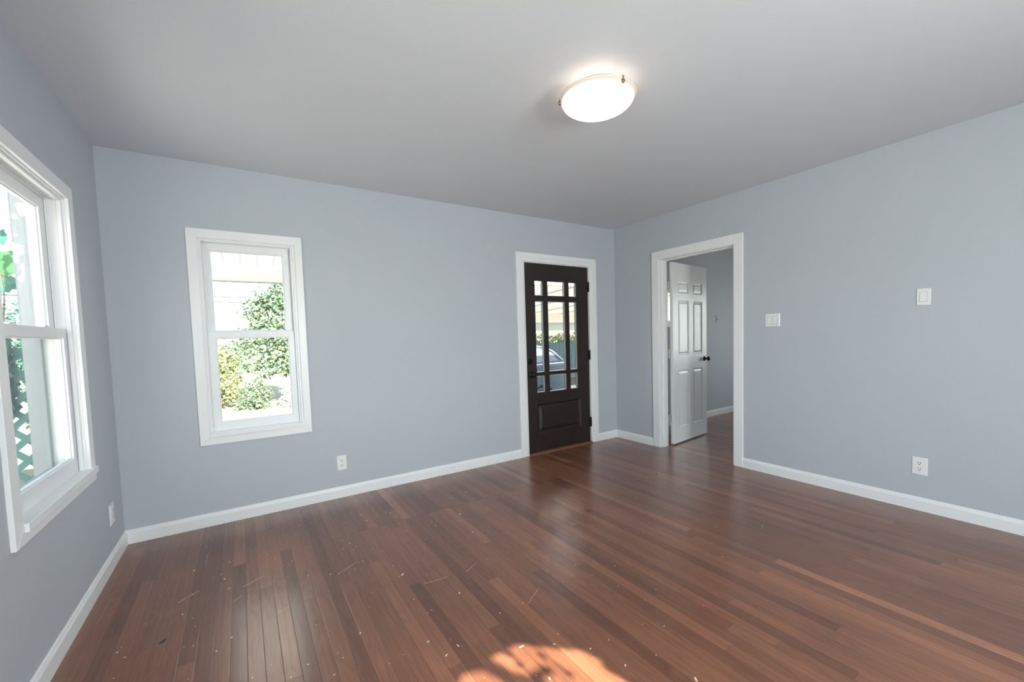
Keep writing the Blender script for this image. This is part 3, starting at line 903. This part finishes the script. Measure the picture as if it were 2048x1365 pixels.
def big_leaf(c, d, nrm, L, mat):
    """broad lobed leaf with a midrib fold"""
    d = Vector(d).normalized(); s = d.cross(Vector(nrm)).normalized(); n = s.cross(d)
    out = [(0, 0), (-.08, .22), (.02, .46), (.22, .40), (.34, .58), (.48, .40), (.62, .46), (.74, .24), (1.0, 0)]
    m = MB(); c = Vector(c)
    for sg in (1, -1):
        o = [tuple(c + d * (a * L) + s * (sg * b * L * .8) + n * (abs(b) * L * .22 - a * a * L * .15)) for a, b in out]
        ctr = [tuple(c + d * (a * L) - n * (a * a * L * .15)) for a in (0, .25, .5, .75, 1.0)]
        vo = m.pts(o[1:-1]); vc = m.pts(ctr)
        m.face([vc[0], vo[0], vo[1], vo[2]][:4]); m.face([vc[0], vo[2], vc[1]]); m.face([vc[1], vo[2], vo[3], vo[4]])
        m.face([vc[1], vo[4], vc[2]]); m.face([vc[2], vo[4], vo[5], vo[6]]); m.face([vc[2], vo[6], vc[3]]); m.face([vc[3], vo[6], vc[4]])
    return m.build('leaf', mat, vine, recalc=False)
big_leaf((-5.455, 2.15, 2.20), (.15, 0, 1), (-.3, -1, .1), .14, MAT['leaf_vine_b'])
big_leaf((-5.44, 2.15, 2.13), (-.15, 0, -1), (.2, -1, .2), .27, MAT['leaf_vine'])
big_leaf((-5.50, 2.15, 2.12), (-.6, 0, -.7), (.1, -1, .4), .20, MAT['leaf_vine'])
big_leaf((-5.38, 2.16, 1.86), (-1, 0, -.45), (.1, -1, .5), .20, MAT['leaf_vine_b'])
big_leaf((-5.56, 2.16, 1.95), (-.4, 0, -1), (.3, -1, .3), .22, MAT['leaf_vine'])

# white picket fence far beyond the lattice
pf = empty('picket_fence', (-8.5, 9.0, GROUND), label='white picket fence glimpsed through the lattice', cat='fence')
MB().box(-10.0, -6.6, 9.03, 9.06, -0.20, -0.12).box(-10.0, -6.6, 9.03, 9.06, 0.30, 0.37).build('rail', MAT['picket'], pf)
for k in range(24):
    x = -9.9 + k * .14
    MB().hexa([(x, 9.0, GROUND), (x + .075, 9.0, GROUND), (x + .075, 9.0, .36), (x + .037, 9.0, .44), (x, 9.0, .36)],
              [(x, 9.025, GROUND), (x + .075, 9.025, GROUND), (x + .075, 9.025, .36), (x + .037, 9.025, .44), (x, 9.025, .36)]).build('picket', MAT['picket'], pf)

def tree(name, loc, blobs, n, size, mat, label, cat, trunk=None, seed=1, far=1.0):
    if far != 1.0:      # same view, further off
        cx_, cy_, cz_ = -3.714, -3.55, 1.232
        q = lambda p: (cx_ + (p[0] - cx_) * far, cy_ + (p[1] - cy_) * far, cz_ + (p[2] - cz_) * far)
        blobs = [q(b[:3]) + tuple(k * far for k in b[3:]) for b in blobs]
        loc = q((loc[0], loc[1], 0))[:2] + (GROUND,)
        size *= far
        trunk = [([(q(p)[0], q(p)[1], GROUND if p[2] <= GROUND + .01 else q(p)[2]) for p in pa], ra) for pa, ra in trunk]
    e = empty(name, loc, label=label, cat=cat)
    rr = random.Random(seed)
    m = MB()
    tot = sum(b[3] * b[4] * b[5] for b in blobs)
    for b in blobs:
        for _ in range(int(n * b[3] * b[4] * b[5] / tot)):
            while True:
                q = Vector((rr.uniform(-1, 1), rr.uniform(-1, 1), rr.uniform(-1, 1)))
                if 0.25 < q.length < 1: break
            q = q * (0.75 + .25 * rr.random())
            c = (b[0] + q.x * b[3], b[1] + q.y * b[4], b[2] + q.z * b[5])
            dd = Vector((rr.uniform(-1, 1), rr.uniform(-1, 1), rr.uniform(-1.0, .6)))
            nn = Vector((q.x + rr.uniform(-.6, .6), q.y + rr.uniform(-.6, .6), q.z + .5 + rr.uniform(-.6, .6)))
            s = size * rr.uniform(.6, 1.35)
            m.leaf(c, dd, nn, s, s * rr.uniform(.4, .6))
    m.build('foliage', mat, e, recalc=False)
    if trunk:
        t = MB()
        for path, rad in trunk: t.tube(path, rad, 10)
        t.build('trunk', MAT['bark'], e, smooth=True)
    return e

tree('broadleaf_tree', (-2.75, 7.8, GROUND),
     [(-2.75, 7.8, 1.9, .95, .8, .95), (-2.45, 8.0, 2.5, .85, .8, .7), (-3.45, 7.7, 1.45, .48, .45, .42), (-3.35, 7.8, 2.05, .42, .42, .42), (-2.6, 7.8, .95, .95, .7, .6), (-3.25, 7.6, .95, .6, .5, .55)],
     7600, .105, MAT['leaf_tree'], 'bushy green tree outside the small window', 'tree',
     [([(-2.75, 7.8, GROUND), (-2.7, 7.85, .4), (-2.65, 7.9, 1.2), (-2.6, 7.9, 2.2)], [.11, .09, .07, .03]),
      ([(-2.7, 7.85, .4), (-3.0, 7.8, 1.1), (-3.3, 7.75, 1.9)], [.06, .045, .015])], 21, 1.12)
tree('yellow_shrub', (-4.15, 8.3, GROUND),
     [(-4.15, 8.3, .85, .42, .38, .38), (-4.1, 8.2, .3, .45, .38, .5), (-4.45, 8.4, .05, .35, .35, .36)],
     2400, .085, MAT['leaf_yellow'], 'yellow-green shrub left of the bushy tree', 'shrub',
     [([(-4.15, 8.3, GROUND), (-4.15, 8.3, .4), (-4.2, 8.3, .8)], [.03, .025, .01])], 22, 1.10)
tree('dark_shrub', (-3.45, 6.9, GROUND),
     [(-3.5, 6.9, .15, .33, .25, .47), (-3.7, 6.95, -.1, .25, .2, .22)],
     1300, .07, MAT['leaf_tree'], 'small darker shrub at the foot of the bushy tree', 'shrub',
     [([(-3.45, 6.9, GROUND), (-3.5, 6.9, .3)], [.025, .01])], 23, 1.17)
tree('reflection_stand_in', (-2.75, 6.3, GROUND),  # pale leaves put in place of a sun patch mirrored in the pane
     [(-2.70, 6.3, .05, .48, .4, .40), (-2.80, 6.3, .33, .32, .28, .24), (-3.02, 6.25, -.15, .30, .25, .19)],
     2600, .07, MAT['leaf_pale'], 'pale leafy mass standing in for a glass reflection, low right in the small window', 'shrub',
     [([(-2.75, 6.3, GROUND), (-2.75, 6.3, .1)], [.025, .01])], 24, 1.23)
tree('distant_tree', (-6.5, 24.0, GROUND),
     [(-6.2, 24, .9, 1.6, 1.0, 1.4), (-4.2, 24, .7, 1.5, 1.0, 1.1), (-7.8, 24, 1.2, 1.4, 1.0, 1.5)],
     2200, .22, MAT['leaf_tree'], 'hazy far tree line behind the yellow-green shrub', 'tree',
     [([(-6.0, 24, GROUND), (-6.0, 24, 1.0)], [.15, .08])], 26)
tree('teal_tree', (-10.8, 16.0, GROUND),
     [(-9.6, 16, 1.6, 1.3, 1.2, 1.35), (-11.0, 16, 2.0, 1.4, 1.2, 1.5), (-9.0, 15.5, .6, .9, .9, .9)],
     3200, .17, MAT['leaf_teal'], 'far bluish green tree outside the left window', 'tree',
     [([(-10.3, 16, GROUND), (-10.2, 16, 1.5)], [.15, .08])], 25)

# utility wires
for z, s in ((3.47, .55), (3.23, .5)):
    pth = [(x, 20.0, z + ((x + 4.4) ** 2) * .0012 + (x + 4.4) * -.012) for x in [-26 + 2 * k for k in range(25)]]
    sid(MB().tube(pth, .026, 6).build('utility_wire', MAT['wire']), 'upper thin overhead wire crossing the white sky' if z > 3.3 else 'lower thin overhead wire crossing the white sky', 'wire', 'overhead wires')

# carport beyond the front door
cp = empty('carport', (5.0, 5.4, GROUND + .03), label='cream carport roof on beams seen through the front door panes', cat='carport')
zc = lambda y: 2.34 - (y - .125) * .0396
def cslab(x0, x1, y0, y1, a, b):
    return MB().hexa([(x0, y0, zc(y0) + a), (x1, y0, zc(y0) + a), (x1, y1, zc(y1) + a), (x0, y1, zc(y1) + a)],
                     [(x0, y0, zc(y0) + b), (x1, y0, zc(y0) + b), (x1, y1, zc(y1) + b), (x0, y1, zc(y1) + b)])
dk = MB()
dk.face(dk.pts([(-0.7, 2.5, zc(2.5)), (11.0, 2.5, zc(2.5)), (11.0, 8.2, zc(8.2)), (-0.7, 8.2, zc(8.2))]))
dk.build('ceiling_boards', MAT['cream_sheet'], cp)
for k in range(10):
    x = -0.48 + k * 1.22
    cslab(x, x + .03, 2.52, 8.0, -.022, .002).build('batten', MAT['beamgrey'], cp)
cslab(-0.7, 11.0, 2.46, 2.52, -.10, .06).build('edge_board', MAT['cream'], cp)
MB().box(-0.7, 11.0, 8.0, 8.12, 1.70, 2.035).build('beam', MAT['cream'], cp)
MB().box(-0.7, 11.0, 8.125, 8.17, 1.43, 1.72).build('fascia', MAT['beamgrey'], cp)
for x, y in ((-0.68, 8.0), (10.86, 8.0), (-0.68, 2.53), (10.86, 2.53)):
    MB().box(x, x + .10, y, y + .10, GROUND + .03, zc(y) - .02).build('post', MAT['cream'], cp)
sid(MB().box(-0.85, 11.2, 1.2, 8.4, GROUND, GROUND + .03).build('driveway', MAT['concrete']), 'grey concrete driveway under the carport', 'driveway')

hd = empty('hedge', (5.5, 9.6, GROUND), label='leafy hedge above the board fence beyond the front door', cat='hedge')
m = MB(); rr = random.Random(31)
for _ in range(3600):
    c = (rr.uniform(2.5, 10.0), rr.uniform(9.3, 9.9), rr.uniform(.55, 1.36))
    s = rr.uniform(.08, .17)
    m.leaf(c, (rr.uniform(-1, 1), rr.uniform(-1, 1), rr.uniform(-1, .5)), (rr.uniform(-.6, .6), -1, rr.uniform(0, 1)), s, s * .55)
m.build('foliage', MAT['leaf_yellow'], hd, recalc=False)
t = MB()
for k in range(9): t.tube([(2.8 + k * .85, 9.6, GROUND), (2.85 + k * .85, 9.6, 1.2)], [.035, .015])
t.build('stem', MAT['bark'], hd)

bf = empty('board_fence', (5.0, 8.9, GROUND), label='blue-grey board fence beyond the parked car', cat='fence')
rr = random.Random(5)
for k in range(44):
    x = 2.2 + k * .152
    MB().box(x, x + .146, 8.90 + rr.uniform(0, .008), 8.922, GROUND + .02, 1.0 + rr.uniform(-.015, .015)).build('board', MAT['fence'], bf)
MB().box(2.2, 8.9, 8.922, 8.965, .72, .80).box(2.2, 8.9, 8.922, 8.965, -.1, -.02).build('rail', MAT['fence'], bf)

# car parked under the carport, its tail to the right
car = empty('parked_car', (-0.2, 3.9, GROUND + .03), label='blue-grey car parked outside the front door', cat='car')
gz = GROUND + .03
CY0, CY1 = 3.0, 4.72
def bodyring(prof, y):
    return [(x, y, z) for x, z in prof]
low = [(-2.5, gz + .28), (-2.52, gz + .62), (-2.3, gz + .80), (-1.2, gz + .93), (1.72, gz + 1.02), (1.86, gz + .9), (1.88, gz + .5), (1.80, gz + .27),
       (1.62, gz + .20), (-2.2, gz + .20)]
sc_ = lambda prof, k: [((x + .3) * k - .3, (z - gz - .55) * k + gz + .55) for x, z in prof]
b = MB()
secs = [(CY0 + .05, .955), (CY0, .985), (CY0 - .02, 1.0)]
ys = [(CY0 + .06, sc_(low, .95)), (CY0 + .01, sc_(low, .985)), (CY0, low), (CY1, low), (CY1 - .01 + .0, low)]
ys = [(CY0, sc_(low, .965)), (CY0 + .05, low), (CY1 - .05, low), (CY1, sc_(low, .965))]
rg = [b.pts(bodyring(p, y)) for y, p in ys]
b.face(rg[0][::-1]); b.face(rg[-1])
for P, Q in zip(rg, rg[1:]):
    for k in range(len(low)):
        j = (k + 1) % len(low); b.face([P[k], P[j], Q[j], Q[k]])
body = b.build('body', MAT['car'], car, bevel=.02, segs=3)
cab_lo = [(-1.15, gz + .92), (1.78, gz + 1.02)]
roofp = [(-.35, gz + 1.36), (.1, gz + 1.40), (.9, gz + 1.395), (1.25, gz + 1.37), (1.52, gz + 1.29)]
cp_lo = [(-1.15, gz + .90)] + roofp + [(1.78, gz + .98)]
b = MB()
r0 = b.pts([(x, CY0 + .06 + (.16 if z > gz + 1.1 else 0), z) for x, z in cp_lo])
r1 = b.pts([(x, CY1 - .06 - (.16 if z > gz + 1.1 else 0), z) for x, z in cp_lo])
b.face(r0[::-1]); b.face(r1)
for k in range(len(cp_lo)):
    j = (k + 1) % len(cp_lo); b.face([r0[k], r0[j], r1[j], r1[k]])
b.build('cabin', MAT['car'], car, bevel=.02, segs=3)
def side_glass(q):
    m = MB()
    yy = lambda z: CY0 + .055 + .16 * max(0, (z - gz - .95)) / .42
    m.hexa([(x, yy(z) - .012, z) for x, z in q], [(x, yy(z) + .02, z) for x, z in q])
    return m.build('side_window', MAT['carglass'], car)
side_glass([(-.95, gz + .99), (-.08, gz + 1.02), (-.08, gz + 1.325), (-.33, gz + 1.31)])
side_glass([(-.02, gz + 1.02), (.82, gz + 1.035), (.82, gz + 1.335), (-.02, gz + 1.33)])
side_glass([(.88, gz + 1.04), (1.60, gz + 1.055), (1.44, gz + 1.24), (1.22, gz + 1.31), (.88, gz + 1.335)])
ch_ = MB()
ch_.tube([(-2.2, CY0 - .004, gz + .80), (-1.0, CY0 + .01, gz + .945), (.6, CY0 + .03, gz + 1.0), (1.75, CY0 + .04, gz + 1.02)], .014)
ch_.tube([(-.4, CY0 + .20, gz + 1.345), (.1, CY0 + .205, gz + 1.375), (.9, CY0 + .205, gz + 1.37), (1.25, CY0 + .20, gz + 1.345), (1.50, CY0 + .17, gz + 1.26), (1.70, CY0 + .06, gz + 1.06)], .013)
ch_.build('trim_strip', MAT['chrome'], car, label='bright chrome trim line')
for x in (-1.65, 1.12):
    for y, sg in ((CY0 - .01, 1), (CY1 + .01, -1)):
        wv = MB().lathe([(.0005, 0), (.20, 0), (.215, .015), (.30, 0), (.315, .02), (.315, .18), (.0005, .18)] if sg == 1 else [(.0005, 0), (.20, 0), (.215, -.015), (.30, 0), (.315, -.02), (.315, -.18), (.0005, -.18)], (x, y, gz + .315), 'y', 28)
        wo_ = wv.build('wheel', MAT['rubber'], car)
        hb = MB().lathe([(.0005, -.012 * sg), (.06, -.012 * sg), (.19, .004 * sg), (.195, .02 * sg), (.0005, .02 * sg)], (x, y, gz + .315), 'y', 20)
        hb.build('hub_cap', MAT['nickel'], wo_)

# ------------------------------------------------------------------ trees on the sunny side, whose leaves dapple the sun
def inside(p, poly):
    x, y = p; c = False
    for k in range(len(poly)):
        (x1, y1), (x2, y2) = poly[k], poly[k - 1]
        if (y1 > y) != (y2 > y) and x < (x2 - x1) * (y - y1) / (y2 - y1) + x1: c = not c
    return c
BLOB = [(-3.03, -2.104), (-2.969, -2.094), (-2.907, -2.139), (-2.842, -2.2), (-2.778, -2.27), (-2.736, -2.3), (-2.663, -2.372), (-2.659, -2.446),
        (-2.69, -2.441), (-2.651, -2.526), (-2.64, -2.60), (-2.62, -2.9), (-3.1, -2.9), (-3.20, -2.34), (-3.14, -2.224), (-3.086, -2.208), (-3.025, -2.218), (-2.988, -2.219), (-3.002, -2.165)]
SPOTS = [(-2.97, -2.132, .012), (-2.912, -2.197, .016), (-2.815, -2.272, .013), (-2.908, -2.268, .014), (-2.84, -2.342, .02), (-2.781, -2.397, .014), (-2.926, -2.334, .02),
         (-2.957, -2.324, .018), (-2.872, -2.345, .022), (-2.787, -2.346, .010), (-2.90, -2.345, .018), (-2.90, -2.375, .02)]
e = empty('sunny_side_tree', (-1.6, -8.6, GROUND), label='leafy tree outside behind the viewpoint that dapples the sunlight', cat='tree')
m = MB(); rr = random.Random(77)
L = SUN_DIR
side = Vector((L.y, -L.x, 0)).normalized()
def shade_leaf(target, dist, s, flat=True):
    c = Vector(target) - L * dist
    d = Vector((rr.uniform(-1, 1), rr.uniform(-.4, .4), rr.uniform(-1, 1)))
    d = (d - L * d.dot(L) * .8)
    m.leaf(c - d.normalized() * s * .5, d, -L + Vector((rr.uniform(-.3, .3), rr.uniform(-.3, .3), rr.uniform(-.3, .3))), s, s * .75, fold=.12)
cnt = 0
for _ in range(9000):
    x, y = rr.uniform(-3.55, -2.15), rr.uniform(-4.4, -2.0)
    s = rr.uniform(.07, .12)
    ok = True
    for a in range(8):
        q = (x + .5 * s * math.cos(a * .785), y + .8 * s * math.sin(a * .785))
        if inside(q, BLOB): ok = False; break
    if inside((x, y), BLOB): ok = False
    if not ok: continue
    shade_leaf((x, y, 0), rr.uniform(4.6, 5.4), s); cnt += 1
    if cnt > 2600: break
for _ in range(7000):       # small leaves sharpening the outline of the gap
    x, y = rr.uniform(-3.35, -2.48), rr.uniform(-2.80, -2.02)
    s = rr.uniform(.016, .03)
    if inside((x, y), BLOB) or any(inside((x + .45 * s * math.cos(a), y + .85 * s * math.sin(a)), BLOB) for a in (0, .8, 1.57, 2.4, 3.14, 3.9, 4.71, 5.5)): continue
    shade_leaf((x, y, 0), rr.uniform(3.98, 4.25), s)
for x, y, s in SPOTS:
    for k in range(3):
        shade_leaf((x + rr.uniform(-.006, .006), y + rr.uniform(-.008, .008), 0), rr.uniform(3.98, 4.2), s * 2.2)
m.build('foliage', MAT['leaf_tree'], e, recalc=False)
MB().tube([(-1.6, -8.6, GROUND), (-1.65, -8.2, 1.2), (-1.9, -7.4, 2.3), (-2.3, -6.9, 2.9)], [.12, .1, .07, .03], 10).build('trunk', MAT['bark'], e, smooth=True)

e = empty('yard_tree', (-4.9, -3.6, GROUND), label='leafy tree beside the house whose shade falls on the porch column', cat='tree')
m = MB()
for _ in range(6500):
    x = rr.uniform(-5.50, -4.95); z = rr.uniform(-.4, 3.1)
    if 1.80 < z < 2.58: continue
    shade_leaf((x, 2.0, z), rr.uniform(5.2, 6.0), rr.uniform(.06, .11))
for _ in range(3200):      # an overhanging branch: ragged bright streaks fall through it
    x = rr.uniform(-5.42, -5.0); z = rr.uniform(1.76, 2.62)
    f = math.sin(z * 11 + x * 17) + .9 * math.sin(z * 23 - x * 31 + 1.3) + .5 * math.sin(z * 47 + x * 40)
    if f > .35 and 1.82 < z < 2.56: continue
    shade_leaf((x, 2.0, z), rr.uniform(1.75, 2.1), rr.uniform(.03, .045))
m.build('foliage', MAT['leaf_tree'], e, recalc=False)
MB().tube([(-4.9, -3.6, GROUND), (-4.85, -3.5, 2.0), (-4.5, -3.3, 4.0), (-4.6, -2.2, 4.7), (-4.85, -.6, 3.9), (-4.95, .4, 3.3)], [.1, .09, .06, .045, .03, .012], 10).build('trunk', MAT['bark'], e, smooth=True)
